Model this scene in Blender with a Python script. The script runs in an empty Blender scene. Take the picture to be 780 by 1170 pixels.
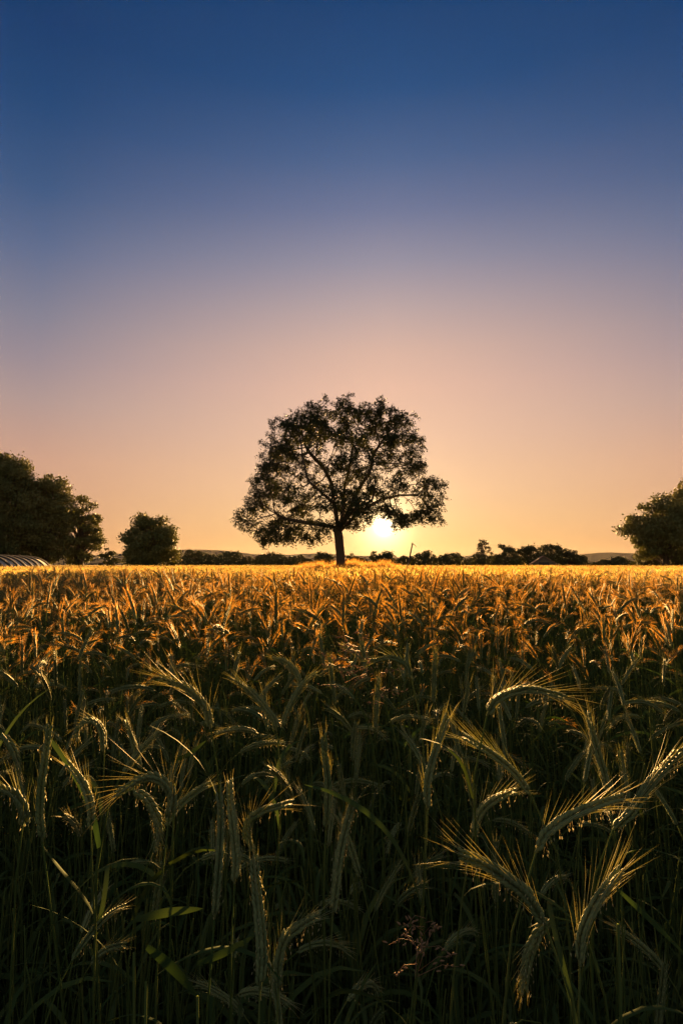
import bpy, math, random
import numpy as np
from mathutils import Vector

R = math.radians
SC = bpy.context.scene
COL = SC.collection
rng = np.random.default_rng(7)
random.seed(7)

# ------------------------------------------------------------------ camera
CAM_Z = 1.50
FPX = 650.0                      # focal length in pixels of the 780x1170 photograph
PITCH = math.atan(60.0 / 650.0)
cam_d = bpy.data.cameras.new('camera')
cam = bpy.data.objects.new('camera', cam_d)
COL.objects.link(cam)
cam.location = (0, 0, CAM_Z)
cam.rotation_euler = (R(90) + PITCH, 0, 0)
cam_d.sensor_fit = 'VERTICAL'
cam_d.sensor_height = 36.0
cam_d.lens = 20.0
cam_d.clip_start = 0.02
cam_d.clip_end = 9000
SC.camera = cam
CP, SP = math.cos(PITCH), math.sin(PITCH)


def ray(px, py):
    a, b = (px - 390.0) / FPX, (585.0 - py) / FPX
    v = np.array([a, CP - b * SP, SP + b * CP])
    return v


def at(px, py, d):
    """point seen at a photo pixel, at forward distance d (metres along +Y)"""
    v = ray(px, py)
    return np.array([0, 0, CAM_Z]) + v * (d / v[1])


SUN_DIR = ray(438.5, 601)
SUN_DIR = SUN_DIR / np.linalg.norm(SUN_DIR)
SUN_EL = math.asin(SUN_DIR[2])
SUN_AZ = math.atan2(SUN_DIR[0], SUN_DIR[1])     # clockwise from +Y


def s2l(c):
    return tuple(((x / 255) / 12.92 if x / 255 <= 0.04045 else ((x / 255 + 0.055) / 1.055) ** 2.4) for x in c)


# ------------------------------------------------------------------ render settings
SC.render.engine = 'CYCLES'
SC.cycles.use_denoising = True
SC.cycles.denoiser = 'OPENIMAGEDENOISE'
SC.cycles.denoising_prefilter = 'ACCURATE'
SC.cycles.max_bounces = 7
SC.cycles.diffuse_bounces = 3
SC.cycles.transmission_bounces = 4
SC.cycles.transparent_max_bounces = 4
SC.cycles.volume_bounces = 0
SC.cycles.caustics_reflective = False
SC.cycles.caustics_refractive = False
SC.cycles.use_adaptive_sampling = False
SC.view_settings.view_transform = 'Standard'
SC.view_settings.look = 'None'
EXPO = 4.1
SC.view_settings.exposure = EXPO
SC.view_settings.gamma = 1

# ------------------------------------------------------------------ sky
world = bpy.data.worlds.new('World')
SC.world = world
world.use_nodes = True
nt = world.node_tree
nt.nodes.clear()
N, L = nt.nodes, nt.links


def mth(op, a, b=None, c=None, clamp=False):
    n = N.new('ShaderNodeMath'); n.operation = op; n.use_clamp = clamp
    for i, v in enumerate((a, b, c)):
        if v is None: continue
        if isinstance(v, (int, float)): n.inputs[i].default_value = v
        else: L.new(v, n.inputs[i])
    return n.outputs[0]


def mixc(f, a, b, blend='MIX'):
    n = N.new('ShaderNodeMix'); n.data_type = 'RGBA'; n.blend_type = blend; n.clamp_factor = False
    for s, v in ((n.inputs[0], f), (n.inputs[6], a), (n.inputs[7], b)):
        if isinstance(v, (int, float)): s.default_value = v
        elif isinstance(v, tuple): s.default_value = (*v, 1)
        else: L.new(v, s)
    return n.outputs[2]


def ramp(fac, stops):
    n = N.new('ShaderNodeValToRGB'); cr = n.color_ramp
    cr.interpolation = 'B_SPLINE' if False else 'EASE' if False else 'LINEAR'
    while len(cr.elements) > 1: cr.elements.remove(cr.elements[-1])
    cr.elements[0].position = stops[0][0]; cr.elements[0].color = (*s2l(stops[0][1]), 1)
    for p, c in stops[1:]:
        e = cr.elements.new(p); e.color = (*s2l(c), 1)
    L.new(fac, n.inputs[0])
    return n.outputs[0]


tc = N.new('ShaderNodeTexCoord')
nrm = N.new('ShaderNodeVectorMath'); nrm.operation = 'NORMALIZE'; L.new(tc.outputs['Generated'], nrm.inputs[0])
sep = N.new('ShaderNodeSeparateXYZ'); L.new(nrm.outputs[0], sep.inputs[0])
zz = mth('MAXIMUM', sep.outputs[2], 0.0)
dt = N.new('ShaderNodeVectorMath'); dt.operation = 'DOT_PRODUCT'
L.new(nrm.outputs[0], dt.inputs[0]); dt.inputs[1].default_value = tuple(SUN_DIR)
cs = mth('MAXIMUM', dt.outputs['Value'], 0.0)
# azimuth closeness to the sun (1 at the sun's azimuth, falling sideways)
hx, hy = math.sin(SUN_AZ), math.cos(SUN_AZ)
num = mth('ADD', mth('MULTIPLY', sep.outputs[0], hx), mth('MULTIPLY', sep.outputs[1], hy))
den = mth('SQRT', mth('ADD', mth('MULTIPLY', sep.outputs[0], sep.outputs[0]),
                      mth('MULTIPLY', sep.outputs[1], sep.outputs[1])))
caz = mth('DIVIDE', num, mth('MAXIMUM', den, 1e-4))
azt = mth('DIVIDE', mth('SUBTRACT', 1.0, caz), 1 - math.cos(R(33)), clamp=True)      # 0 at sun .. 1 at 33 deg
azt = mth('POWER', azt, 0.67)
back = mth('DIVIDE', mth('SUBTRACT', 0.80, caz), 1.4, clamp=True)                    # 0 .. 1 behind
A = ramp(zz, [(0.0, (250, 188, 115)), (0.035, (251, 194, 124)), (0.081, (253, 202, 141)), (0.127, (253, 204, 154)), (0.217, (246, 199, 165)),
              (0.30, (240, 193, 167)), (0.358, (225, 185, 166)), (0.422, (195, 171, 168)), (0.482, (158, 151, 166)),
              (0.546, (117, 124, 156)), (0.601, (83, 105, 146)), (0.667, (45, 82, 131)), (0.732, (29, 67, 116)),
              (1.0, (20, 48, 92))])
B = ramp(zz, [(0.0, (198, 136, 90)), (0.06, (218, 160, 118)), (0.162, (210, 162, 136)), (0.251, (182, 155, 149)), (0.312, (158, 143, 151)),
              (0.37, (136, 133, 150)), (0.455, (97, 111, 145)), (0.522, (65, 92, 134)), (0.604, (36, 73, 121)),
              (0.672, (24, 61, 109)), (1.0, (17, 42, 83))])
grad = mixc(azt, A, B)
grad = mixc(back, grad, (0.29, 0.31, 0.315))
sky = N.new('ShaderNodeTexSky'); sky.sky_type = 'NISHITA'; sky.sun_disc = False
sky.sun_elevation = SUN_EL; sky.sun_rotation = SUN_AZ
sky.air_density = 1.0; sky.dust_density = 1.5; sky.ozone_density = 3.0
nish = mixc(1.0, sky.outputs[0], (0.06, 0.06, 0.06), 'MULTIPLY')
base = mixc(0.08, grad, nish)
# the sun's disc and its aureole
g1 = mth('MULTIPLY', mth('POWER', cs, 26000.0), 26.0)
g2 = mth('MULTIPLY', mth('POWER', cs, 1500.0), 1.8)
g3 = mth('MULTIPLY', mth('POWER', cs, 160.0), 0.26)
glow = mixc(1.0, mixc(1.0, mixc(g1, (0, 0, 0), (1.0, 0.86, 0.62)), mixc(g2, (0, 0, 0), (1.0, 0.74, 0.36)), 'ADD'),
            mixc(g3, (0, 0, 0), (1.0, 0.62, 0.25)), 'ADD')
tot = mixc(1.0, base, glow, 'ADD')
bg = N.new('ShaderNodeBackground'); L.new(tot, bg.inputs[0]); bg.inputs[1].default_value = 1.0 / 2 ** EXPO
wo = N.new('ShaderNodeOutputWorld'); L.new(bg.outputs[0], wo.inputs[0])

# ------------------------------------------------------------------ sun
sl = bpy.data.lights.new('sun', 'SUN')
sl.energy = 5.0
sl.angle = R(0.5)
sl.color = (1.0, 0.54, 0.18)
so = bpy.data.objects.new('sun', sl); COL.objects.link(so)
so.rotation_euler = Vector(-SUN_DIR).to_track_quat('-Z', 'Y').to_euler()
so.location = tuple(SUN_DIR * 200)


# ------------------------------------------------------------------ materials
def new_mat(name):
    m = bpy.data.materials.new(name); m.use_nodes = True
    m.node_tree.nodes.clear()
    return m, m.node_tree.nodes, m.node_tree.links


def leafy(name, c1, c2, trans, tcol, rough=0.55, spec=0.25, nscale=9.0, tint=True):
    """thin plant tissue: two base colours mixed by the plant's own tint and a noise; light shines through"""
    m, n, l = new_mat(name)
    no = n.new('ShaderNodeTexNoise'); no.inputs['Scale'].default_value = nscale; no.inputs['Detail'].default_value = 3
    ge = n.new('ShaderNodeNewGeometry'); l.new(ge.outputs['Position'], no.inputs['Vector'])
    f = no.outputs['Fac']
    if tint:
        at_ = n.new('ShaderNodeAttribute'); at_.attribute_name = 'tint'
        oi = n.new('ShaderNodeObjectInfo')
        a1 = n.new('ShaderNodeMath'); a1.operation = 'ADD'; l.new(at_.outputs['Fac'], a1.inputs[0]); l.new(oi.outputs['Random'], a1.inputs[1])
        a2 = n.new('ShaderNodeMath'); a2.operation = 'MULTIPLY_ADD'; l.new(a1.outputs[0], a2.inputs[0]); a2.inputs[1].default_value = 0.4
        l.new(no.outputs['Fac'], a2.inputs[2])
        a3 = n.new('ShaderNodeMath'); a3.operation = 'SUBTRACT'; a3.use_clamp = True; l.new(a2.outputs[0], a3.inputs[0]); a3.inputs[1].default_value = 0.38
        f = a3.outputs[0]
    mx = n.new('ShaderNodeMix'); mx.data_type = 'RGBA'
    l.new(f, mx.inputs[0]); mx.inputs[6].default_value = (*c1, 1); mx.inputs[7].default_value = (*c2, 1)
    p = n.new('ShaderNodeBsdfPrincipled'); l.new(mx.outputs[2], p.inputs['Base Color'])
    p.inputs['Roughness'].default_value = rough; p.inputs['Specular IOR Level'].default_value = spec
    t = n.new('ShaderNodeBsdfTranslucent')
    mt = n.new('ShaderNodeMix'); mt.data_type = 'RGBA'; mt.blend_type = 'MULTIPLY'; mt.inputs[0].default_value = 1
    l.new(mx.outputs[2], mt.inputs[6]); mt.inputs[7].default_value = (*tcol, 1); mt.clamp_result = False
    l.new(mt.outputs[2], t.inputs['Color'])
    s = n.new('ShaderNodeMixShader'); s.inputs[0].default_value = trans
    l.new(p.outputs[0], s.inputs[1]); l.new(t.outputs[0], s.inputs[2])
    o = n.new('ShaderNodeOutputMaterial'); l.new(s.outputs[0], o.inputs[0])
    return m


def solid(name, c1, c2, scale=4.0, rough=0.8, bump=0.0, spec=0.2, stretch=None):
    m, n, l = new_mat(name)
    tcn = n.new('ShaderNodeTexCoord'); mp = n.new('ShaderNodeMapping'); l.new(tcn.outputs['Object'], mp.inputs[0])
    if stretch: mp.inputs['Scale'].default_value = stretch
    no = n.new('ShaderNodeTexNoise'); no.inputs['Scale'].default_value = scale; no.inputs['Detail'].default_value = 6
    l.new(mp.outputs[0], no.inputs['Vector'])
    mx = n.new('ShaderNodeMix'); mx.data_type = 'RGBA'; l.new(no.outputs['Fac'], mx.inputs[0])
    mx.inputs[6].default_value = (*c1, 1); mx.inputs[7].default_value = (*c2, 1)
    p = n.new('ShaderNodeBsdfPrincipled'); l.new(mx.outputs[2], p.inputs['Base Color'])
    p.inputs['Roughness'].default_value = rough; p.inputs['Specular IOR Level'].default_value = spec
    if bump:
        b = n.new('ShaderNodeBump'); b.inputs['Strength'].default_value = bump; b.inputs['Distance'].default_value = 0.02
        l.new(no.outputs['Fac'], b.inputs['Height']); l.new(b.outputs[0], p.inputs['Normal'])
    o = n.new('ShaderNodeOutputMaterial'); l.new(p.outputs[0], o.inputs[0])
    return m


M_EAR = leafy('rye_ear', (0.062, 0.092, 0.038), (0.18, 0.20, 0.09), 0.16, (1.4, 1.2, 0.7), 0.65, 0.08, 60)
M_AWN = leafy('rye_awn', (0.27, 0.24, 0.11), (0.44, 0.34, 0.15), 0.62, (1.85, 1.55, 0.9), 0.6, 0.10, 20)
M_STEM = leafy('rye_stem', (0.036, 0.062, 0.018), (0.085, 0.100, 0.032), 0.12, (1.2, 1.1, 0.5), 0.8, 0.0, 12)
M_LEAF = leafy('rye_leaf', (0.020, 0.042, 0.014), (0.050, 0.066, 0.024), 0.10, (1.1, 1.2, 0.5), 0.8, 0.015, 12)
M_AWNG = leafy('shaded_rye_awn', (0.20, 0.22, 0.11), (0.34, 0.32, 0.17), 0.45, (1.4, 1.3, 0.9), 0.6, 0.08, 20)  # greener, duller copy of the awn: the near crop's shade put into its colour
M_ANTH = leafy('rye_anther', (0.30, 0.27, 0.13), (0.40, 0.36, 0.20), 0.15, (1.2, 1, 0.7), 0.6, 0.2, 40)
M_GRASS = leafy('meadow_grass', (0.16, 0.12, 0.045), (0.30, 0.20, 0.08), 0.5, (1.3, 1.0, 0.6), 0.6, 0.2, 1.0)
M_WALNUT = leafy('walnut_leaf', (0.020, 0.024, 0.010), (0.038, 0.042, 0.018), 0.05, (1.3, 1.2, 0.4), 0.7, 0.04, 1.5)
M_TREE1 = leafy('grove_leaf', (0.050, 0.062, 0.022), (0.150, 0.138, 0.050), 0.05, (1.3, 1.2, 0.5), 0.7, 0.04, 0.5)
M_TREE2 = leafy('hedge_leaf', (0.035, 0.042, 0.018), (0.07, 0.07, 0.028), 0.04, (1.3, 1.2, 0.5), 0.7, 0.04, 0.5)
M_BARK = solid('bark', (0.045, 0.034, 0.025), (0.10, 0.075, 0.055), 6, 0.9, 0.6, 0.1, (3, 3, 0.7))
M_SOIL = solid('soil', (0.030, 0.022, 0.014), (0.065, 0.048, 0.03), 5, 0.95, 0.5, 0.05)
M_HILL = solid('hill_forest', (0.028, 0.026, 0.022), (0.05, 0.045, 0.04), 0.03, 1.0, 0, 0.0)
M_WOOD = solid('weathered_wood', (0.10, 0.075, 0.055), (0.19, 0.15, 0.11), 8, 0.85, 0.4, 0.1, (6, 6, 0.6))
M_TILE = solid('roof_tile', (0.15, 0.075, 0.05), (0.24, 0.13, 0.09), 3, 0.85, 0.3, 0.1)
M_PLAST = leafy('greenhouse_film', (0.62, 0.62, 0.64), (0.80, 0.80, 0.80), 0.68, (1, 1, 1), 0.3, 0.5, 2, tint=False)
M_METAL = solid('galvanised_steel', (0.035, 0.035, 0.037), (0.06, 0.06, 0.06), 8, 0.7, 0, 0.1)


# ------------------------------------------------------------------ mesh builder
class MB:
    def __init__(s):
        s.v = []; s.f = []; s.m = []; s.t = []; s.n = 0

    def add(s, verts, faces, mat=0, tint=0.5):
        verts = np.asarray(verts, float)
        o = s.n
        s.v.append(verts); s.n += len(verts)
        s.t.append(np.full(len(verts), tint) if np.isscalar(tint) else np.asarray(tint))
        for f in faces:
            s.f.append(tuple(i + o for i in f)); s.m.append(mat)

    def tube(s, pts, rad, k=5, mat=0, tint=0.5, cap=True):
        pts = np.asarray(pts, float); n = len(pts)
        rad = np.full(n, rad) if np.isscalar(rad) else np.asarray(rad)
        T = np.gradient(pts, axis=0); T /= np.linalg.norm(T, axis=1)[:, None] + 1e-12
        ref = np.array([1.0, 0, 0]) if abs(T[0][0]) < 0.8 else np.array([0, 1.0, 0])
        U = np.cross(T[0], ref); U /= np.linalg.norm(U)
        ang = np.arange(k) * 2 * math.pi / k
        vs = []
        for i in range(n):
            U = U - T[i] * U.dot(T[i]); U /= np.linalg.norm(U) + 1e-12
            W = np.cross(T[i], U)
            vs.append(pts[i] + rad[i] * (np.cos(ang)[:, None] * U + np.sin(ang)[:, None] * W))
        fs = []
        for i in range(n - 1):
            for j in range(k):
                a, b = i * k + j, i * k + (j + 1) % k
                fs.append((a, b, b + k, a + k))
        if cap:
            fs.append(tuple(range(k))[::-1]); fs.append(tuple((n - 1) * k + j for j in range(k)))
        s.add(np.concatenate(vs), fs, mat, tint)

    def ribbon(s, pts, wid, side, mat=0, tint=0.5, fold=0.25):
        """leaf blade: folded ribbon along pts, half-width wid[i], width direction side"""
        pts = np.asarray(pts, float); n = len(pts)
        T = np.gradient(pts, axis=0); T /= np.linalg.norm(T, axis=1)[:, None] + 1e-12
        vs = []
        for i in range(n):
            S = side - T[i] * np.dot(side, T[i]); S /= np.linalg.norm(S) + 1e-9
            Nn = np.cross(S, T[i])
            vs += [pts[i] - S * wid[i] + Nn * fold * wid[i], pts[i], pts[i] + S * wid[i] + Nn * fold * wid[i]]
        fs = []
        for i in range(n - 1):
            a = 3 * i
            fs += [(a, a + 1, a + 4, a + 3), (a + 1, a + 2, a + 5, a + 4)]
        s.add(vs, fs, mat, tint)

    def box(s, lo, hi, mat=0, tint=0.5):
        (x0, y0, z0), (x1, y1, z1) = lo, hi
        s.add([(x0, y0, z0), (x1, y0, z0), (x1, y1, z0), (x0, y1, z0), (x0, y0, z1), (x1, y0, z1), (x1, y1, z1), (x0, y1, z1)],
              [(0, 3, 2, 1), (4, 5, 6, 7), (0, 1, 5, 4), (1, 2, 6, 5), (2, 3, 7, 6), (3, 0, 4, 7)], mat, tint)

    def mesh(s, name, mats, smooth=False):
        me = bpy.data.meshes.new(name)
        V = np.concatenate(s.v) if s.v else np.zeros((0, 3))
        me.from_pydata(V.tolist(), [], s.f)
        for m in mats: me.materials.append(m)
        me.polygons.foreach_set('material_index', np.array(s.m, np.int32))
        if smooth: me.polygons.foreach_set('use_smooth', np.ones(len(s.f), bool))
        a = me.attributes.new('tint', 'FLOAT', 'POINT')
        a.data.foreach_set('value', np.concatenate(s.t).astype(np.float32))
        me.update()
        return me

    def obj(s, name, mats, parent=None, smooth=False, link=True):
        o = bpy.data.objects.new(name, s.mesh(name, mats, smooth))
        if link: COL.objects.link(o)
        if parent: o.parent = parent
        return o


def quads_mesh(name, C, A, Bv, mat, tint):
    """many 4-cornered leaf faces: centres C, half axes A (long) and Bv (wide): diamond leaves"""
    n = len(C)
    V = np.empty((n, 4, 3))
    V[:, 0] = C - A; V[:, 1] = C + Bv - A * 0.1; V[:, 2] = C + A; V[:, 3] = C - Bv - A * 0.1
    me = bpy.data.meshes.new(name)
    me.vertices.add(n * 4); me.vertices.foreach_set('co', V.reshape(-1).astype(np.float32))
    me.loops.add(n * 4); me.loops.foreach_set('vertex_index', np.arange(n * 4, dtype=np.int32))
    me.polygons.add(n)
    me.polygons.foreach_set('loop_start', np.arange(0, n * 4, 4, dtype=np.int32))
    me.materials.append(mat)
    a = me.attributes.new('tint', 'FLOAT', 'POINT')
    a.data.foreach_set('value', np.repeat(tint, 4).astype(np.float32))
    me.update(calc_edges=True); me.validate()
    return me


def tag(o, label=None, cat=None, group=None, kind=None):
    if label: o['label'] = label
    if cat: o['category'] = cat
    if group: o['group'] = group
    if kind: o['kind'] = kind
    return o


def empty(name, loc, rz=0.0, **kw):
    o = bpy.data.objects.new(name, None); COL.objects.link(o)
    o.location = tuple(loc); o.rotation_euler = (0, 0, rz); o.empty_display_size = 0.1
    return tag(o, **kw)


def unit(a):
    return a / (np.linalg.norm(a, axis=-1, keepdims=True) + 1e-12)


# ------------------------------------------------------------------ ground and hills
MOUND_C = (at(402, 640, 30)[0], 30.2)


def ground_z(x, y):
    r2 = ((x - MOUND_C[0]) / 4.6) ** 2 + ((y - MOUND_C[1]) / 3.4) ** 2
    return 1.12 * np.exp(-(r2 * 1.25) ** 2)


xs = np.unique(np.concatenate([np.linspace(-2200, -60, 20), np.linspace(-60, 60, 81), np.linspace(60, 2200, 20)]))
ys = np.unique(np.concatenate([np.linspace(-60, 20, 21), np.linspace(20, 45, 41), np.linspace(45, 120, 16), np.linspace(120, 2200, 20)]))
X, Y = np.meshgrid(xs, ys)
Z = ground_z(X, Y)
gb = MB()
nx = len(xs)
gb.add(np.stack([X.ravel(), Y.ravel(), Z.ravel()], 1),
       [(j * nx + i, j * nx + i + 1, (j + 1) * nx + i + 1, (j + 1) * nx + i) for j in range(len(ys) - 1) for i in range(nx - 1)])
g = gb.obj('ground', [M_SOIL], smooth=True); tag(g, kind='structure')


def ridge(d, profile, depth, seed):
    """a rounded ridge of hills whose skyline follows profile [(px, py)] at distance d"""
    r_ = np.random.default_rng(seed)
    P = np.array([at(px, py, d) for px, py in profile])
    n = 160
    x = np.linspace(P[0, 0], P[-1, 0], n)
    top = np.interp(x, P[:, 0], P[:, 2])
    nz = sum(np.sin(x * f + r_.uniform(0, 6)) / (f * 260) for f in (0.03, 0.07, 0.15, 0.33))
    top = np.maximum(top + nz * 0.9, 0.5)
    m = 13
    vs = []
    for j in range(m):
        u = j / (m - 1) * 2 - 1
        h = (1 - u * u) ** 0.8
        for i in range(n):
            vs.append((x[i] + 8 * math.sin(j * 1.7 + i * 0.2), d + u * depth, top[i] * h - 0.5))
    return vs, [(j * n + i, j * n + i + 1, (j + 1) * n + i + 1, (j + 1) * n + i) for j in range(m - 1) for i in range(n - 1)]


hb = MB()
for d, prof, dep, sd in ((1700, [(-60, 640), (120, 634), (195, 629), (225, 627.5), (258, 629), (290, 633), (330, 634), (365, 632), (400, 634.5), (460, 637), (520, 637.5), (540, 634), (600, 637), (640, 638), (668, 633), (688, 631), (712, 632), (735, 634), (800, 637), (860, 640)], 300, 4),):
    v, f = ridge(d, prof, dep, sd); hb.add(v, f)
tag(hb.obj('hills', [M_HILL], smooth=True), kind='structure')


# ------------------------------------------------------------------ evening haze
hz = MB(); hz.box((-2400, -90, -1.2), (2400, 2300, 62))
hm, hn, hl = new_mat('haze')
pv = hn.new('ShaderNodeVolumePrincipled'); pv.inputs['Density'].default_value = 0.000007; pv.inputs['Anisotropy'].default_value = 0.4
pv.inputs['Color'].default_value = (0.85, 0.82, 0.80, 1)
ho = hn.new('ShaderNodeOutputMaterial'); hl.new(pv.outputs[0], ho.inputs['Volume'])
tag(hz.obj('haze', [hm]), label='thin warm evening haze over the field', cat='haze', kind='stuff')


# ------------------------------------------------------------------ walnut tree
def colonise(attr, seeds, parents, step, kill, infl, iters, bias, rg, maxn=9000):
    nodes = [np.array(s) for s in seeds]; par = list(parents)
    NP = np.array(nodes)
    near_i = np.zeros(len(attr), int); near_d = np.full(len(attr), 1e9)
    alive = np.ones(len(attr), bool); start = 0
    for it in range(iters):
        for k in range(start, len(nodes)):
            dd = np.linalg.norm(attr - nodes[k], axis=1)
            b = dd < near_d
            near_d[b] = dd[b]; near_i[b] = k
        alive &= near_d > kill
        start = len(nodes)
        act = alive & (near_d < infl)
        if not act.any() or len(nodes) > maxn: break
        ids = np.unique(near_i[act]); new = []
        for k in ids:
            a = attr[act & (near_i == k)]
            v = unit(a - nodes[k]).mean(0) + bias + rg.normal(0, 0.10, 3)
            v = v / (np.linalg.norm(v) + 1e-9)
            p = nodes[k] + v * step
            new.append((p, k))
        for p, k in new:
            nodes.append(p); par.append(k)
    return np.array(nodes), np.array(par)


def skeleton_mesh(nodes, par, r_tip, r_base, expo, mb, rmin_side=0.03):
    n = len(nodes)
    kids = [[] for _ in range(n)]
    for i in range(n):
        if par[i] >= 0: kids[par[i]].append(i)
    rad = np.zeros(n)
    for i in range(n - 1, -1, -1):
        rad[i] = (sum(rad[c] ** expo for c in kids[i])) ** (1 / expo) if kids[i] else r_tip
    # thicker wood follows the pipe rule scaled to reach r_base at the trunk
    g_ = math.log(r_base / r_tip) / math.log(rad[0] / r_tip)
    rad = r_tip * (rad / r_tip) ** g_
    # chains
    stack = [0]; done = set()
    starts = [(0, -1)]
    while starts:
        s, p = starts.pop()
        chain = [p, s] if p >= 0 else [s]
        cur = s
        while kids[cur]:
            ks = sorted(kids[cur], key=lambda c: -rad[c])
            for c in ks[1:]: starts.append((c, cur))
            cur = ks[0]; chain.append(cur)
        if len(chain) < 2: continue
        pts = nodes[chain]; rr = rad[chain].copy()
        if p >= 0: rr[0] = min(rr[0], rr[1] * 1.15)
        if len(pts) > 3:
            sm = pts.copy(); sm[1:-1] = (pts[:-2] + 2 * pts[1:-1] + pts[2:]) / 4; sm[0] = pts[0]; pts = sm
        k = 10 if rr.max() > 0.12 else 6 if rr.max() > 0.035 else 4 if rr.max() > 0.015 else 3
        mb.tube(pts, rr, k, 0, 0.5, cap=False)
    return rad, kids


def walnut():
    rg = np.random.default_rng(21)
    S = 30.0 / FPX
    base = np.array([at(389.8, 648, 30)[0], 30.0, 0.0])
    base[2] = float(ground_z(base[0], base[1])) - 0.05
    vis = at(389.8, 648, 30)[2]
    off = vis - base[2]

    def Q(zx, zy, dy=0.0):      # zoom-crop coordinates of the photo study -> local point
        px, py = 240 + zx * 0.37179, 440 + zy * 0.37179
        p = at(px, py, 30.0 + dy)
        p = p - base
        p[2] = off + (p[2] - off) * 0.965
        p[0] *= 0.95
        return p
    outline = [(60, 405), (82, 350), (118, 300), (140, 255), (152, 205), (186, 152), (232, 104), (275, 78), (328, 62), (400, 40), (480, 44), (535, 58),
               (590, 66), (628, 108), (640, 160), (672, 225), (693, 290), (712, 370), (716, 428), (690, 415), (655, 400), (612, 428), (572, 412),
               (520, 388), (462, 440), (420, 425), (360, 450), (320, 490), (270, 470), (235, 492), (190, 470), (152, 488), (100, 445)]
    poly = np.array([Q(a, b)[[0, 2]] for a, b in outline])
    cx = 0.0

    def inside(p):
        x, z = p[:, 0], p[:, 1]
        c = np.zeros(len(p), bool)
        j = len(poly) - 1
        for i in range(len(poly)):
            xi, zi = poly[i]; xj, zj = poly[j]
            cr = ((zi > z) != (zj > z)) & (x < (xj - xi) * (z - zi) / (zj - zi + 1e-12) + xi)
            c ^= cr; j = i
        return c
    zmax, zmin = poly[:, 1].max(), poly[:, 1].min()
    # depth half-extent at each height: the crown is about as deep as it is wide
    def halfdepth(z):
        t = np.clip((z - zmin) / (zmax - zmin), 0, 1)
        return 5.0 * np.sqrt(np.clip(1 - np.maximum(t - 0.22, 0) ** 2 / 0.78 ** 2, 0.02, 1)) * np.clip(0.72 + t * 2, 0, 1)
    cl = []
    while len(cl) < 160:
        x = rg.uniform(-6.3, 5.8); z = rg.uniform(zmin, zmax)
        if not inside(np.array([[x, z]]))[0]: continue
        hd = halfdepth(z)
        y = rg.uniform(-hd, hd)
        e = (x / 5.9) ** 2 + (y / max(hd, .1)) ** 2
        if e > 1.02: continue
        c = np.array([x, y, z])
        core = (x / 3.6) ** 2 + (y / 3.3) ** 2 + ((z - 3.6 - off) / 2.9) ** 2
        if core < 1 and rg.random() < 0.84: continue
        if z < zmin + 1.3 and abs(x) < 2.0 and rg.random() < 0.75: continue
        if any(np.linalg.norm(c - o) < 0.58 for o in cl): continue
        cl.append(c)
    # the outline's own clumps, so that the silhouette keeps its bumps
    ol = []
    for i in range(len(outline)):
        p_, q_ = outline[i], outline[(i + 1) % len(outline)]
        ol += [p_, ((p_[0] + q_[0]) / 2, (p_[1] + q_[1]) / 2)]
    for (a, b) in ol:
        q = Q(a, b); ctr = np.array([0, 0, 3.2 + off])
        q = q + (ctr - q) * rg.uniform(0.03, 0.15); q[1] = rg.uniform(-0.9, 0.9)
        cl.append(q)
    attr = []
    for c in cl:
        k = rg.integers(13, 22)
        attr.append(c + rg.normal(0, 1, (k, 3)) * np.array([0.30, 0.33, 0.18]))
    attr = np.concatenate(attr)
    ok = inside(attr[:, [0, 2]] * 0.975 + np.array([0, 0.025 * (3.2 + off)]))
    attr = attr[ok]
    # trunk and first limbs as in the photograph
    seeds = [np.array([0, 0, 0.0])]; par = [-1]

    def grow(frm, pts):
        last = frm
        for p in pts:
            a = seeds[last]; m = max(1, int(np.linalg.norm(p - a) / 0.24))
            for i in range(1, m + 1):
                q = a + (p - a) * i / m + (rg.normal(0, 0.018, 3) if i < m else 0)
                seeds.append(q); par.append(last); last = len(seeds) - 1
        return last
    fork = grow(0, [Q(402, 540), Q(397, 490), Q(396, 448)])
    grow(fork, [Q(387, 400, 0.1), Q(376, 345, 0.2), Q(372, 290, .1), Q(340, 235, -0.2), Q(300, 195, -.3)])
    r1 = grow(fork, [Q(416, 400, -0.2), Q(440, 350, -0.4), Q(462, 305, -0.3), Q(492, 262, -.2), Q(505, 200, 0), Q(535, 160, .2)])
    grow(fork, [Q(385, 432, 0.3), Q(340, 425, 0.6), Q(300, 420, 0.9), Q(255, 412, 1.0), Q(205, 400, 1.0)])
    grow(fork, [Q(402, 425, .6), Q(412, 375, 1.2), Q(414, 300, 1.5), Q(436, 210, 1.6), Q(440, 150, 1.4)])
    grow(fork, [Q(391, 405, -.5), Q(384, 360, -1.2), Q(350, 330, -2.2), Q(300, 290, -2.8)])
    grow(fork, [Q(425, 420, .3), Q(470, 375, .8), Q(530, 345, 1.2), Q(600, 330, 1.2)])
    grow(fork, [Q(400, 410, 1), Q(410, 360, 2.2), Q(400, 320, 3.0)])
    grow(fork, [Q(420, 405, -.9), Q(450, 370, -2.0), Q(500, 350, -3.0)])
    nodes, par2 = colonise(attr, seeds, par, 0.17, 0.24, 4.5, 150, np.array([0, 0, 0.02]), rg)
    root = empty('walnut_tree', base, label='broad domed walnut tree standing alone in the rye field, dark against the setting sun', cat='tree')
    mb = MB()
    rad, kids = skeleton_mesh(nodes, par2, 0.0095, 0.245, 2.25, mb)
    # root flare
    for a in range(7):
        an = a * 0.9 + 0.3
        dx, dy = math.cos(an), math.sin(an)
        mb.tube([(dx * .10, dy * .10, .75), (dx * .17, dy * .17, .35), (dx * .27, dy * .27, .08), (dx * .42, dy * .42, -.1)], [.11, .12, .10, .07], 6)
    mb.obj('trunk', [M_BARK], root, smooth=True)
    # compound leaves on the thin twigs: seven leaflets along a drooping stalk
    thin = np.where(rad < 0.0165)[0]
    thin = thin[thin > len(seeds)]
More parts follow.
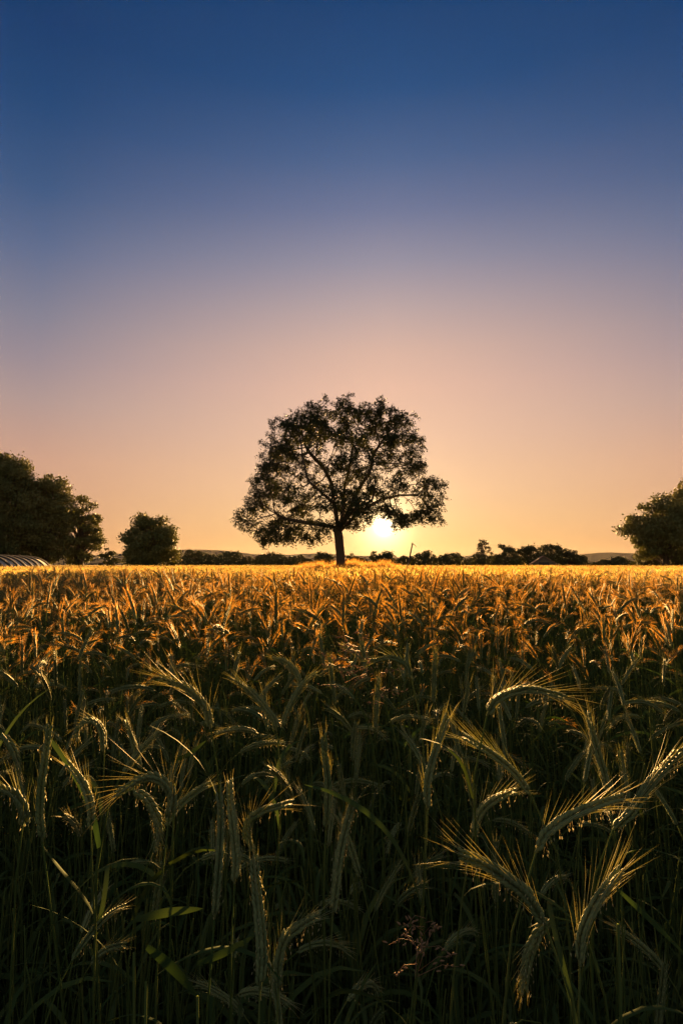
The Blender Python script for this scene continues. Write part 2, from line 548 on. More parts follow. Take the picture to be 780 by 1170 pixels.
    C, A, Bv, T = [], [], [], []
    for i in thin:
        nl = 4 if kids[i] else 8
        if rg.random() < 0.10: continue
        for _ in range(nl):
            d = unit(rg.normal(0, 1, 3) + np.array([0, 0, -0.1])); 
            out = unit(nodes[i] - nodes[par2[i]])
            d = unit(d + out * 0.5)
            ln = rg.uniform(0.16, 0.34)
            sd = unit(np.cross(d, rg.normal(0, 1, 3)))
            tt = rg.random()
            for q in range(6):
                u = 0.3 + 0.7 * (q // 2) / 2.0
                sgn = 1 if q % 2 else -1
                p0 = nodes[i] + d * ln * u - np.array([0, 0, 0.07 * u * u])
                ax = unit(sd * sgn + d * 0.5 + rg.normal(0, .25, 3) + np.array([0, 0, -0.3]))
                le = rg.uniform(0.042, 0.07)
                wd = unit(np.cross(ax, rg.normal(0, 1, 3))) * le * 0.5
                C.append(p0 + ax * le); A.append(ax * le); Bv.append(wd); T.append(tt)
    me = quads_mesh('crown', np.array(C), np.array(A), np.array(Bv), M_WALNUT, np.array(T))
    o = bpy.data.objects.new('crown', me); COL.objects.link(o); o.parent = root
    print('walnut nodes', len(nodes), 'leaflets', len(C))


walnut()


# ------------------------------------------------------------------ trees and bushes round the field
def lobed_tree(name, label, cat, px, top, wpx, d, seed, mat, group=None, dens=1.0, leaf=0.16, bottom=0.12, shape=1.0, clumps=None, spire=False, zbase=0.0, depthk=0.9):
    """tapered trunk, limbs and a crown of leaf clumps spread through an uneven volume"""
    rg = np.random.default_rng(seed)
    b = at(px, 640, d); b[2] = zbase
    H = at(px, top, d)[2] - zbase
    W = wpx / FPX * d / 2.0
    root = empty(name, b, label=label, cat=cat, group=group)
    n = int((clumps or int(np.clip(10 + 3.0 * W * H / 4, 14, 70))) * 2.1)
    dome = bottom == 0.0 and not spire
    cl = []
    tries = 0
    z0 = H * bottom
    while len(cl) < n and tries < 4000:
        tries += 1
        u = unit(rg.normal(0, 1, 3)); r = rg.uniform(0.45, 1.0) ** 0.6
        t = (u[2] * r + 1) / 2                   # 0 bottom .. 1 top
        w = W
        if dome: t = abs(u[2] * r)
        if not dome: w = W * (1 - 0.30 * max(0.0, t - 0.5))
        if spire: w = W * (1.0 - 0.5 * t)
        c = np.array([u[0] * r * w * 0.80, u[1] * r * w * depthk * 0.80, z0 + (H - z0) * (0.04 + (0.86 if dome else 0.90) * t ** shape)])
        if any(np.linalg.norm((c - o) / np.array([W, W, H * .6])) < 0.14 for o in cl): continue
        cl.append(c)
    for k in range(0):     # top and shoulder clumps fix the outline
        an = k / 6 * 6.28 + rg.uniform(0, 1)
        cl.append(np.array([math.cos(an) * W * .25 * (0.2 if spire else 1), math.sin(an) * W * .25, H * rg.uniform(.80, .91)]))
    mb = MB()
    rt = 0.035 * H
    lean = rg.normal(0, 0.02, 2) * H
    tp = [np.array([0, 0, -0.1]), np.array([lean[0] * .3, lean[1] * .3, H * .25]), np.array([lean[0], lean[1], H * .55]), np.array([lean[0] * 1.3, lean[1] * 1.3, H * .85])]
    mb.tube(tp, [rt * 1.25, rt, rt * .6, rt * .15], 8)
    for c in cl:
        zs = np.clip(c[2] * 0.55, H * .12, H * .7)
        s = np.array([np.interp(zs, [0, H * .25, H * .55, H * .85], [q[0] for q in tp]), np.interp(zs, [0, H * .25, H * .55, H * .85], [q[1] for q in tp]), zs])
        mid = (s + c) / 2 + np.array([0, 0, 0.06 * H * rg.uniform(-.3, 1)])
        mb.tube([s, mid, c], [rt * .35, rt * .2, rt * .06], 4, cap=False)
    mb.obj('trunk', [M_BARK], root, smooth=True)
    C, A, Bv, T = [], [], [], []
    for c in cl:
        rad = W * rg.uniform(0.13, 0.27) * (0.6 if spire else 1)
        k = int(np.clip(dens * 7.5 * (rad / leaf) ** 2, 30, 900))
        u = unit(rg.normal(0, 1, (k, 3))) * (rg.uniform(0.05, 1, (k, 1)) ** 0.45)
        p = c + u * rad * np.array([1, 1, min(0.66, 0.17 * H / rad)]) + rg.normal(0, rad * .12, (k, 3))
        # sprays reaching out of the clump break the outline
        sp = rg.random(k) < 0.12
        p[sp] += u[sp] * rad * rg.uniform(0.1, 0.55, (sp.sum(), 1))
        p[:, 2] = np.maximum(p[:, 2], 0.15)
        k = len(p)
        le = rg.uniform(.6, 1.25, (k, 1)) * leaf
        ax = unit(rg.normal(0, 1, (k, 3)) + np.array([0, 0, -.25]))
        wd = unit(np.cross(ax, rg.normal(0, 1, (k, 3)))) * le * 0.55
        C.append(p); A.append(ax * le); Bv.append(wd); T.append(np.clip(rg.random() * .6 + rg.uniform(0, .4, k), 0, 1))
    me = quads_mesh('crown', np.concatenate(C), np.concatenate(A), np.concatenate(Bv), mat, np.concatenate(T))
    o = bpy.data.objects.new('crown', me); COL.objects.link(o); o.parent = root
    return root


GL = 'trees of the grove at the left edge'
lobed_tree('broadleaf_tree', 'tallest broad green tree at the left edge, behind the striped polytunnel', 'tree', 2, 517, 104, 70, 1, M_TREE1, GL, leaf=.17, bottom=.05, shape=.95)
lobed_tree('broadleaf_tree', 'middle broad green tree of the left grove, sloping down from the tallest one', 'tree', 52, 537, 82, 74, 2, M_TREE1, GL, leaf=.17, bottom=.05)
lobed_tree('broadleaf_tree', 'lowest tree of the left grove, on its right-hand end', 'tree', 92, 563, 58, 78, 3, M_TREE1, GL, leaf=.17, bottom=.05)
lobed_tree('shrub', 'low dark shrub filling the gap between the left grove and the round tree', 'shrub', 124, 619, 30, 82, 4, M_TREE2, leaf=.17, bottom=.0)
lobed_tree('round_tree', 'round-crowned dark tree standing by itself right of the left grove', 'tree', 170, 582, 78, 62, 5, M_TREE1, leaf=.14, bottom=.02, shape=.95, clumps=46)
lobed_tree('shrub', 'low shrub at the right foot of the round tree', 'shrub', 197, 629, 22, 64, 6, M_TREE2, leaf=.15, bottom=.0)
GB = 'bushes of the far hedge line'
for i, (px, top, w, d, lab) in enumerate((
        (220, 626, 30, 150, 'dark bush below the left hill, nearest to the round tree'),
        (238, 631, 26, 155, 'small dark bush between two taller bushes below the left hill'),
        (262, 628, 36, 150, 'wide dark bush below the left hill with a pointed middle'),
        (311, 630.5, 42, 150, 'long low dark bush left of the walnut trunk'),
        (340, 637, 20, 165, 'tiny dark bush at the left end of the tall grass strip'),
        (369, 628, 24, 140, 'bush just left of the walnut trunk above the tall grass'),
        (403, 630, 16, 150, 'narrow bush just right of the walnut trunk'),
        (436, 627, 36, 130, 'rounded bush directly below the setting sun'),
        (485, 626.5, 28, 130, 'rounded bush just right of the leaning stake'),
        (513, 628.5, 30, 130, 'second bush right of the leaning stake, wider and lower'))):
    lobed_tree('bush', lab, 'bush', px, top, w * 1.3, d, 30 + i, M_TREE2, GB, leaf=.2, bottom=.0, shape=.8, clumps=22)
GR = 'trees of the far group round the shed'
lobed_tree('upright_tree', 'slender upright tree at the left end of the far tree group', 'tree', 551, 614, 36, 130, 50, M_TREE2, GR, leaf=.19, bottom=.02, clumps=30, spire=True, dens=.8)
lobed_tree('bush', 'low bush at the foot of the slender upright tree', 'bush', 548, 630, 28, 128, 51, M_TREE2, GB, leaf=.19, bottom=.0, shape=.8, clumps=16)
for i, (px, top, w, lab) in enumerate(((577, 618, 40, 'round tree just right of the slender upright tree'),
                                       (603, 616.5, 44, 'highest tree of the far group, left of the shed roof'),
                                       (630, 618, 44, 'spreading tree right behind the shed roof'),
                                       (650, 624, 36, 'smaller tree right of the shed roof'),
                                       (661, 631, 26, 'lowest tree on the right-hand end of the far group'))):
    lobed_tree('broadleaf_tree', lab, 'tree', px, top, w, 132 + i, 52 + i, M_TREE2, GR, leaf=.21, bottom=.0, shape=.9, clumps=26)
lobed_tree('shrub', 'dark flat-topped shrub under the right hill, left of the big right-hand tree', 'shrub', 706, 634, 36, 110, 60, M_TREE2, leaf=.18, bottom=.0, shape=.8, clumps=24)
GE = 'big trees at the right edge'
lobed_tree('broadleaf_tree', 'big spreading tree at the right edge, its crown reaching out to the left', 'tree', 759, 566, 100, 62, 61, M_TREE1, GE, leaf=.16, bottom=.13, shape=.9)
lobed_tree('broadleaf_tree', 'tallest tree cut off by the right edge of the picture', 'tree', 801, 541, 92, 66, 62, M_TREE1, GE, leaf=.16, bottom=.08)
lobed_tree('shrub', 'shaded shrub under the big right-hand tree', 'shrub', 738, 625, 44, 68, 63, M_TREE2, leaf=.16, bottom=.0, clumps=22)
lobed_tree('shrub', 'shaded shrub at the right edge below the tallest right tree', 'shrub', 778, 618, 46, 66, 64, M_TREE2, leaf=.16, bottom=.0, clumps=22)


def hedge(label, px0, px1, top, d, seed):
    rg = np.random.default_rng(seed)
    a, b = at(px0, 640, d), at(px1, 640, d); a[2] = b[2] = 0
    H0 = at(px0, top, d)[2]
    root = empty('hedge', (a + b) / 2, label=label, cat='hedge', group='long hedges on the far side of the field')
    Lh = np.linalg.norm(b - a); n = int(Lh * 480)
    x = rg.uniform(-Lh / 2, Lh / 2, n)
    ph = rg.uniform(0, 6, 4)
    hh = H0 * (0.80 + .12 * np.sin(x * .9 + ph[0]) + .10 * np.sin(x * .37 + ph[1]) + .07 * np.sin(x * 2.3 + ph[2]))
    t = rg.random(n) ** .6
    C = np.stack([x, rg.normal(0, .8, n), .2 + t * hh], 1)
    le = rg.uniform(.12, .24, (n, 1))
    ax = unit(rg.normal(0, 1, (n, 3))); wd = unit(np.cross(ax, rg.normal(0, 1, (n, 3)))) * le * .55
    o = bpy.data.objects.new('foliage', quads_mesh('foliage', C, ax * le, wd, M_TREE2, np.clip(.5 + .4 * np.sin(x) + rg.normal(0, .2, n), 0, 1)))
    COL.objects.link(o); o.parent = root
    for k in range(int(Lh / 5)):
        m = MB()
        q = -Lh / 2 + 1 + k * 5
        m.tube([(q, 0, -.1), (q + .1, .1, H0 * .3), (q + .2, 0, H0 * .7)], [.09, .06, .02], 5)
        m.obj('stem', [M_BARK], root)


hedge('long low dark hedge from the round tree to the walnut trunk, under the left hill', 198, 382, 635, 158, 71)
hedge('low hedge behind the bushes right of the leaning stake', 396, 545, 636, 160, 72)
hedge('dark hedge at the foot of the far tree group and shed', 545, 668, 634, 150, 73)
hedge('lowest far hedge, between the far tree group and the big right-hand tree', 664, 745, 640, 170, 74)


# ------------------------------------------------------------------ shed, polytunnel, stake
def shed():
    d = 118.0
    c = at(621, 645, d); ridge_z = at(621, 635, d)[2]; eave = at(621, 643.2, d)[2]
    hw = 14.5 / FPX * d
    root = empty('shed', (c[0], d, 0), rz=R(-14), label='small shed with a low gabled tile roof before the far tree group', cat='shed')
    w = MB(); D = 5.0; t = hw * 0.86
    w.add([(-t, 0, -.1), (t, 0, -.1), (t, 0, eave - .1), (0, 0, ridge_z - .16), (-t, 0, eave - .1), (-t, D, -.1), (t, D, -.1), (t, D, eave - .1), (0, D, ridge_z - .16), (-t, D, eave - .1)],
          [(0, 1, 2, 3, 4), (9, 8, 7, 6, 5), (1, 6, 7, 2), (5, 0, 4, 9)])
    w.obj('wall', [M_WOOD], root)
    r = MB()
    for s in (-1, 1):
        th = .14
        a = [(0, -.5, ridge_z), (0, D + .5, ridge_z), (s * hw, D + .5, eave - .22), (s * hw, -.5, eave - .22)]
        vs = a + [(x, y, z - th) for x, y, z in a]
        r.add(vs, [(0, 1, 2, 3), (7, 6, 5, 4), (0, 3, 7, 4), (3, 2, 6, 7), (2, 1, 5, 6)])
    r.obj('roof', [M_TILE], root)
    dr = MB(); dr.box((-1.0, -.06, 0), (1.0, -.01, 1.95)); dr.obj('door', [M_METAL], root)


shed()


def polytunnel():
    p0, p1 = at(-70, 645, 36), at(36, 645, 54)
    p0[2] = p1[2] = 0
    root = empty('polytunnel', p0, rz=0, label='white striped polytunnel of film over hoops at the left edge of the field', cat='polytunnel')
    D = p1 - p0; Lh = np.linalg.norm(D); ax = D / Lh; sd = np.array([ax[1], -ax[0], 0.0])
    Rr, Rw = 2.16, 2.3
    sp = 1.7; n_h = int(Lh / sp)
    mb = MB(); seg = 22; V = []; F = []
    nn = n_h * 4 + 1
    for i in range(nn):
        u = i * sp / 4
        sag = 0.05 * abs(math.sin(math.pi * u / sp))
        for j in range(seg + 1):
            an = math.pi * j / seg
            V.append(ax * u + sd * math.cos(an) * (Rw - sag) + np.array([0, 0, math.sin(an) ** .85 * (Rr - sag)]))
    for i in range(nn - 1):
        for j in range(seg):
            q = i * (seg + 1) + j
            F.append((q, q + 1, q + seg + 2, q + seg + 1))
    for i in (0, nn - 1):
        F.append(tuple(i * (seg + 1) + j for j in range(seg + 1)))
    mb.add(V, F); mb.obj('cover', [M_PLAST], root, smooth=False)
    for k in range(n_h + 1):
        u = k * sp
        h = MB()
        h.tube([ax * u + sd * math.cos(math.pi * j / seg) * (Rw + .05) + np.array([0, 0, math.sin(math.pi * j / seg) ** .85 * (Rr + .05)]) for j in range(seg + 1)], 0.10, 6)
        h.obj('hoop', [M_METAL], root, smooth=True)


polytunnel()


def stake():
    d = 28.0
    a, b = at(464.5, 650, d), at(471.2, 620, d)
    gz = float(ground_z(a[0], d))
    a = a + (a - b) * ((a[2] - gz + .05) / (b[2] - a[2]))
    root = empty('stake', a, label='thin bare stake leaning to the right beside the sun', cat='stake')
    m = MB(); m.tube([a - a, (b - a) * .5 + np.array([.02, 0, 0]), b - a], [.05, .042, .028], 7); m.obj('stem', [M_BARK], root, smooth=True)
    t = MB(); p = (b - a) * .965
    t.tube([p, p + np.array([.10, .02, -.02]), p + np.array([.19, .03, -.14])], [.022, .016, .008], 5)
    t.obj('twig', [M_BARK], root, smooth=True)
    t2 = MB(); p = (b - a) * .93
    t2.tube([p, p + np.array([-.02, .04, .12])], [.016, .006], 5)
    t2.obj('twig', [M_BARK], root, smooth=True)


stake()


# ------------------------------------------------------------------ tall grass round the tree
def tall_grass():
    rg = np.random.default_rng(5)
    mb = MB()
    n = 0
    while n < 11000:
        x = MOUND_C[0] + rg.uniform(-3.9, 3.6); y = MOUND_C[1] + rg.normal(-0.3, 1.5)
        if ((x - MOUND_C[0]) / 4.0) ** 2 + ((y - MOUND_C[1]) / 3.2) ** 2 > 1: continue
        z = float(ground_z(x, y)) - .02
        h = rg.uniform(.30, .80) * (0.8 + .25 * math.sin(x * 2.1) * math.sin(x * 5.3 + y))
        l = rg.normal(0, .22, 2) * h
        p0 = np.array([x, y, z]); p2 = p0 + np.array([l[0], l[1], h]); p1 = p0 + np.array([l[0] * .3, l[1] * .3, h * .6])
        an = rg.uniform(0, 6.28); s = np.array([math.cos(an), math.sin(an), 0]) * rg.uniform(.006, .012)
        tt = rg.random()
        mb.add([p0 - s, p0 + s, p1 + s * .8, p1 - s * .8, p2], [(0, 1, 2, 3), (3, 2, 4)], 0, tt)
        n += 1
    tag(mb.obj('tall_grass', [M_GRASS]), label='strip of tall dry grass on the rise round the walnut trunk', cat='grass', kind='stuff')


tall_grass()


# ------------------------------------------------------------------ rye
def bez(p0, p1, p2, p3, n):
    t = np.linspace(0, 1, n)[:, None]
    return (1 - t) ** 3 * p0 + 3 * (1 - t) ** 2 * t * p1 + 3 * (1 - t) * t * t * p2 + t ** 3 * p3


def resample(pts, n):
    pts = np.asarray(pts, float)
    # Catmull-Rom smoothing then even arc length
    if len(pts) > 2:
        P = np.vstack([2 * pts[0] - pts[1], pts, 2 * pts[-1] - pts[-2]])
        out = []
        for i in range(1, len(P) - 2):
            for t in np.linspace(0, 1, 8, endpoint=False):
                a, b, c, d = P[i - 1], P[i], P[i + 1], P[i + 2]
                out.append(.5 * ((2 * b) + (c - a) * t + (2 * a - 5 * b + 4 * c - d) * t * t + (3 * b - a - 3 * c + d) * t ** 3))
        out.append(P[-2]); pts = np.array(out)
    s = np.concatenate([[0], np.cumsum(np.linalg.norm(np.diff(pts, axis=0), axis=1))])
    q = np.linspace(0, s[-1], n)
    return np.stack([np.interp(q, s, pts[:, k]) for k in range(3)], 1)


def spindle(mb, c, d, ln, w, th, side, mat, tint, k=6):
    """pointed grain husk: centre line from c along d"""
    S = unit(side - d * np.dot(side, d)); U = np.cross(d, S)
    rings = ((0.12, .55), (0.38, 1.0), (0.68, .78))
    vs = [c]
    for u, r in rings:
        for j in range(k):
            an = 2 * math.pi * j / k
            vs.append(c + d * ln * u + S * math.cos(an) * w * r + U * math.sin(an) * th * r)
    vs.append(c + d * ln)
    fs = []
    for j in range(k): fs.append((0, 1 + (j + 1) % k, 1 + j))
    for r in range(2):
        for j in range(k):
            a = 1 + r * k + j; b = 1 + r * k + (j + 1) % k
            fs.append((a, b, b + k, a + k))
    e = len(vs) - 1
    for j in range(k): fs.append((1 + 2 * k + j, 1 + 2 * k + (j + 1) % k, e))
    mb.add(vs, fs, mat, tint)


def build_ear(curve, rg, scale=1.0, awn=0.045, nsp=15, anth=0.5, k=6, awn_w=0.00028, ear_mb=None, beard_mb=None, mats=(0, 1, 2), tint=None, spread=1.0):
    """a rye ear along curve (neck -> tip): two ranks of husks, awns, hanging anthers"""
    E = ear_mb or MB(); Bd = beard_mb or MB()
    c = resample(curve, 40)
    T = unit(np.gradient(c, axis=0))
    bend = c[0] - 2 * c[20] + c[39]
    S0 = np.cross(T[20], bend) if np.linalg.norm(bend) > 1e-4 else rg.normal(0, 1, 3)
    roll = rg.uniform(-.9, .9)
    S0 = unit(S0)
    U0 = np.cross(T[20], S0)
    S0 = S0 * math.sin(roll) + U0 * math.cos(roll)
    tint = rg.random() if tint is None else tint
    E.tube(c[::4], np.linspace(.0016, .0007, len(c[::4])) * scale, 5, mats[0], tint)
    for i in range(nsp * 2):
        u = 0.02 + 0.95 * i / (nsp * 2)
        f = u * 39; i0 = int(f); fr = f - i0
        p = c[i0] * (1 - fr) + c[min(i0 + 1, 39)] * fr
        t = T[i0]
        S = unit(S0 - t * np.dot(S0, t)); U = np.cross(t, S)
        sg = 1 if i % 2 else -1
        sz = scale * (0.70 + 0.30 * math.sin(math.pi * min(1, u * 1.15 + .12))) * rg.uniform(.9, 1.1)
        for q in (-1, 1):
            o = S * sg * 0.85 + U * q * 0.75
            d = unit(t + o * (0.21 + rg.normal(0, .04)))
            st = p + o * 0.0018 * scale
            ln = 0.0125 * sz
            spindle(E, st, d, ln, .0019 * sz, .0026 * sz, U, mats[0], np.clip(tint + rg.normal(0, .28), 0, 1), k)
            if awn > 0 and rg.random() < .6:
                al = awn * rg.uniform(.65, 1.15) * (0.75 + .4 * math.sin(math.pi * u))
                dd = unit(t + o * (0.17 + .14 * rg.random()) * spread + rg.normal(0, .04, 3))
                a0 = st + d * ln * .95
                w = unit(np.cross(dd, rg.normal(0, 1, 3))) * awn_w * scale
                w2 = unit(np.cross(dd, w)) * awn_w * scale
                m_ = a0 + dd * al * .5 + U * 0.0
                e_ = a0 + dd * al + o * al * .03 - np.array([0, 0, .03 * al])
                Bd.add([a0 + w, a0 - w * .5 + w2 * .87, a0 - w * .5 - w2 * .87, m_ + w * .7, m_ - w * .35 + w2 * .6, m_ - w * .35 - w2 * .6, e_],
                       [(0, 1, 4, 3), (1, 2, 5, 4), (2, 0, 3, 5), (3, 4, 6), (4, 5, 6), (5, 3, 6)], mats[1], np.clip(tint + rg.normal(0, .15), 0, 1))
            if rg.random() < anth:
                h = st + d * ln * rg.uniform(.4, .8) + o * .0022 * scale
                e2 = h + np.array([rg.normal(0, .0015), rg.normal(0, .0015), -rg.uniform(.003, .008)]) * scale
                dn = unit(np.array([rg.normal(0, .25), rg.normal(0, .25), -1]))
                spindle(E, e2, dn, .0036 * scale, .0005 * scale, .0005 * scale, U, mats[2], rg.random(), 3)
                E.add([h, h + np.array([.0002, 0, 0]), e2], [(0, 1, 2)], mats[2], .5)
    return E, Bd


def stalk_curve(rg, h, bend, phi, lean, earlen, n=26):
    """stem + ear centre line in the vertical plane phi: straight stem, arching neck, nodding ear"""
    tot = h + 0.0
    neck = rg.uniform(.10, .2)
    L_ = h + earlen
    s = np.linspace(0, L_, 90)
    th = np.where(s < h - neck, lean * (s / h), 0)
    u = np.clip((s - (h - neck)) / (neck + earlen), 0, 1)
    th = lean * np.clip(s / h, 0, 1) + bend * (u ** 1.25)
    ds = s[1] - s[0]
    x = np.concatenate([[0], np.cumsum(np.sin((th[1:] + th[:-1]) / 2) * ds)])
    z = np.concatenate([[0], np.cumsum(np.cos((th[1:] + th[:-1]) / 2) * ds)])
    wob = 0.006 * np.sin(s * 7 + rg.uniform(0, 6))
    P = np.stack([x * math.cos(phi) - wob * math.sin(phi), x * math.sin(phi) + wob * math.cos(phi), z], 1)
    k = int(np.searchsorted(s, h))
    return P[:k + 1], P[k:]


def blade(mb, p, az, ln, w, rise, rg, mat=0, n=9, tint=None):
    d = np.array([math.cos(az), math.sin(az), 0])
    t = np.linspace(0, 1, n)
    a0 = rise; a1 = rise - rg.uniform(.6, 2.2)
    th = a0 + (a1 - a0) * t ** 1.3
    x = np.concatenate([[0], np.cumsum(np.cos(th[:-1]) * ln / (n - 1))]); z = np.concatenate([[0], np.cumsum(np.sin(th[:-1]) * ln / (n - 1))])
    side = np.array([-math.sin(az), math.cos(az), 0])
    tw = rg.normal(0, .5)
    pts = p + x[:, None] * d + np.array([0, 0, 1.]) * z[:, None] + side * (0.02 * np.sin(t * 3 + tw) * t)[:, None]
    wid = w * np.sin(np.pi * np.clip(.16 + .84 * t, 0, 1)) ** .7 + 0.0003
    sd = side * math.cos(tw) + np.array([0, 0, math.sin(tw)])
    mb.ribbon(pts, wid, sd, mat, rg.random() if tint is None else tint)


def stem_tube(mb, st, mat, tint, k=5, step=4, r=.0019):
    pts = st[::step] if (len(st) - 1) % step == 0 else np.vstack([st[::step], st[-1]])
    mb.tube(pts, np.linspace(r, r * .5, len(pts)), k, mat, tint)


# ---- detailed near stalks: Empty > stem, leaf..., ear > beard
POSES = [  # name, bend range
    ('upright', (R(5), R(35))), ('leaning', (R(40), R(75))), ('nodding', (R(80), R(115))), ('drooping', (R(120), R(160)))]


def make_parts(root, st, er, rg, leaves, awn=.045, nsp=15, scale=1.0, anth=.5, k=6, spread=1.0):
    m = MB(); stem_tube(m, st, 0, rg.random()); m.obj('stem', [M_STEM], root, smooth=True)
    for (h, az, ln, w, rise) in leaves:
        i = min(len(st) - 1, int(h * (len(st) - 1)))
        b = MB(); blade(b, st[i], az, ln, w, rise, rg); b.obj('leaf', [M_LEAF], root, smooth=True)
    E, B_ = build_ear(er, rg, scale, awn, nsp, anth, k, mats=(0, 0, 1), spread=spread)
    eo = E.obj('ear', [M_EAR, M_ANTH], root, smooth=True)
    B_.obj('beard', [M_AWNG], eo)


def rand_leaves(rg, n):
    return [(rg.uniform(.35, .86), rg.uniform(0, 6.28), rg.uniform(.10, .22), rg.uniform(.0022, .0048), rg.uniform(.4, 1.4)) for _ in range(n)]


# ---- hero stalks, traced one by one: ear from neck to tip in photo pixels, distance, depth change to tip
HEROES = [
    ([(241, 832), (236, 812), (222, 793), (204, 781), (180, 773)], .80, -.03, .055, 'rye stalk with golden-tipped ear arching left, its beard fanned upwards, at centre left', 0.3, 1.5),
    ([(316, 836), (312, 822), (298, 803), (284, 788), (268, 776)], .92, .0, .03, 'rye stalk with straight ear pointing up left and a bright orange tip', 0.3, 0.8),
    ([(193, 934), (196, 912), (186, 894), (168, 889), (148, 898), (134, 908)], .66, -.02, .05, 'rye stalk with hooked ear and wide beard fanned to the left, on the lower left', 0.6, 1.6),
    ([(152, 902), (166, 912), (178, 932), (181, 952), (176, 972)], .70, .01, .02, 'rye stalk with curled ear hanging just under the hooked one, lower left', 0.8, 0.8),
    ([(188, 944), (205, 921), (222, 906), (238, 896)], .80, .03, .03, 'rye stalk with small ear slanting up right beside the hooked one', 0.5, 0.8),
    ([(556, 818), (564, 803), (580, 793), (602, 788), (626, 791), (645, 797)], .70, .0, .055, 'rye stalk with thick dark ear bowed over flat to the right, beard streaming', 0.35, 1.3),
    ([(622, 1056), (604, 1027), (580, 1005), (552, 987), (522, 975)], .52, -.02, .05, 'rye stalk with longest ear stretched to upper left in the lower right foreground', 0.5, 1.1),
    ([(662, 1104), (664, 1072), (675, 1042), (692, 1014), (710, 992)], .55, .02, .05, 'rye stalk with ear slanting up right at the lower right', 0.6, 1.0),
    ([(632, 1048), (618, 1062), (606, 1085), (600, 1110), (597, 1134)], .60, .0, .02, 'rye stalk with seedy ear hanging straight down near the bottom right', 1.0, 0.6),
    ([(612, 974), (622, 955), (645, 936), (680, 920), (712, 910)], .58, .02, .04, 'rye stalk with ear reaching to the right, full of hanging anthers', 0.9, 1.0),
    ([(700, 948), (722, 925), (742, 895), (762, 872), (776, 857)], .66, .02, .05, 'rye stalk with golden ear pointing up right at the right edge', 0.4, 1.0),
    ([(291, 974), (284, 958), (285, 940), (298, 928), (318, 921), (334, 917)], .74, -.01, .04, 'rye stalk with ear bent sharply to the right beneath the centre', 0.5, 1.0),
    ([(104, 948), (104, 925), (98, 902), (88, 885), (76, 871)], .72, .0, .03, 'rye stalk with curved ear pointing up left near the left edge', 0.4, 0.8),
    ([(26, 944), (28, 930), (20, 912), (8, 903), (-6, 898)], .66, -.02, .035, 'rye stalk with ear bending out of the left edge of the picture', 0.6, 0.9),
    ([(2, 838), (10, 848), (18, 864), (21, 884)], .85, .0, .02, 'rye stalk with small ear hanging at the left edge', 0.5, 0.7),
    ([(119, 860), (117, 838), (110, 826), (100, 824), (90, 832), (87, 846)], .95, .0, .02, 'rye stalk with ear curled into a tight hook on the left', 0.7, 0.6),
    ([(49, 962), (46, 930), (48, 895), (53, 858), (57, 826)], .72, .03, .02, 'rye stalk with long upright ear standing near the left edge', 0.3, 0.4),
    ([(606, 908), (588, 884), (568, 866), (546, 851), (528, 840)], .72, .0, .045, 'rye stalk with ear stretched to upper left under the bowed dark ear', 0.4, 1.0),
    ([(488, 925), (488, 898), (494, 868), (503, 840), (511, 818)], .70, .02, .035, 'rye stalk with thick grey-green ear leaning slightly right, right of the centre', 0.3, 0.6),
    ([(372, 948), (374, 920), (374, 890), (371, 862), (370, 838)], .78, .0, .025, 'rye stalk with slim upright ear in the middle of the foreground', 0.5, 0.5),
    ([(297, 1130), (299, 1095), (297, 1055), (293, 1015), (290, 978)], .58, .03, .02, 'rye stalk with long dim upright ear at the bottom, left of the centre', 0.6, 0.5),
    ([(245, 1050), (248, 1015), (251, 975), (252, 938), (250, 905)], .62, .03, .02, 'rye stalk with slim upright grey ear left of the sharply bent one', 0.5, 0.5),
    ([(318, 1128), (319, 1098), (326, 1074), (346, 1056), (366, 1045)], .62, .0, .03, 'rye stalk with ear curving right near the bottom centre', 0.8, 0.8),
    ([(694, 905), (688, 880), (681, 856), (675, 832), (670, 815)], .80, .0, .035, 'rye stalk with pale ear pointing up beside the tip of the bowed dark ear', 0.3, 0.9),
    ([(268, 1010), (270, 985), (268, 955), (264, 920), (262, 890)], .70, .02, .02, 'rye stalk with narrow upright ear just right of the slim grey one', 0.6, 0.5),
    ([(540, 955), (545, 935), (556, 920), (572, 910), (590, 903)], .74, .0, .04, 'rye stalk with ear arching right above the longest lower ear', 0.5, 0.9),
    ([(405, 720), (430, 752)], 0, 0, 0, '', 0, 0),
    ([(380, 1045), (384, 1010), (388, 975), (396, 940), (405, 912)], .68, .02, .02, 'rye stalk with slightly tilted ear right of the bottom centre', 0.6, 0.5),
    ([(470, 776), (463, 760), (446, 752), (424, 756)], 1.02, .0, .03, 'rye stalk with short ear nodding left just below the middle of the field', 0.3, 0.8),
    ([(322, 830), (332, 805), (346, 782), (362, 768)], 1.05, .0, .03, 'rye stalk with dark ear slanting up right at centre left', 0.3, 0.7),
    ([(345, 786), (338, 768), (326, 756), (312, 752)], 1.15, .0, .02, 'rye stalk with bald-looking ear arching left above the slanting dark one', 0.1, 0.5),
]
n_hero = 0
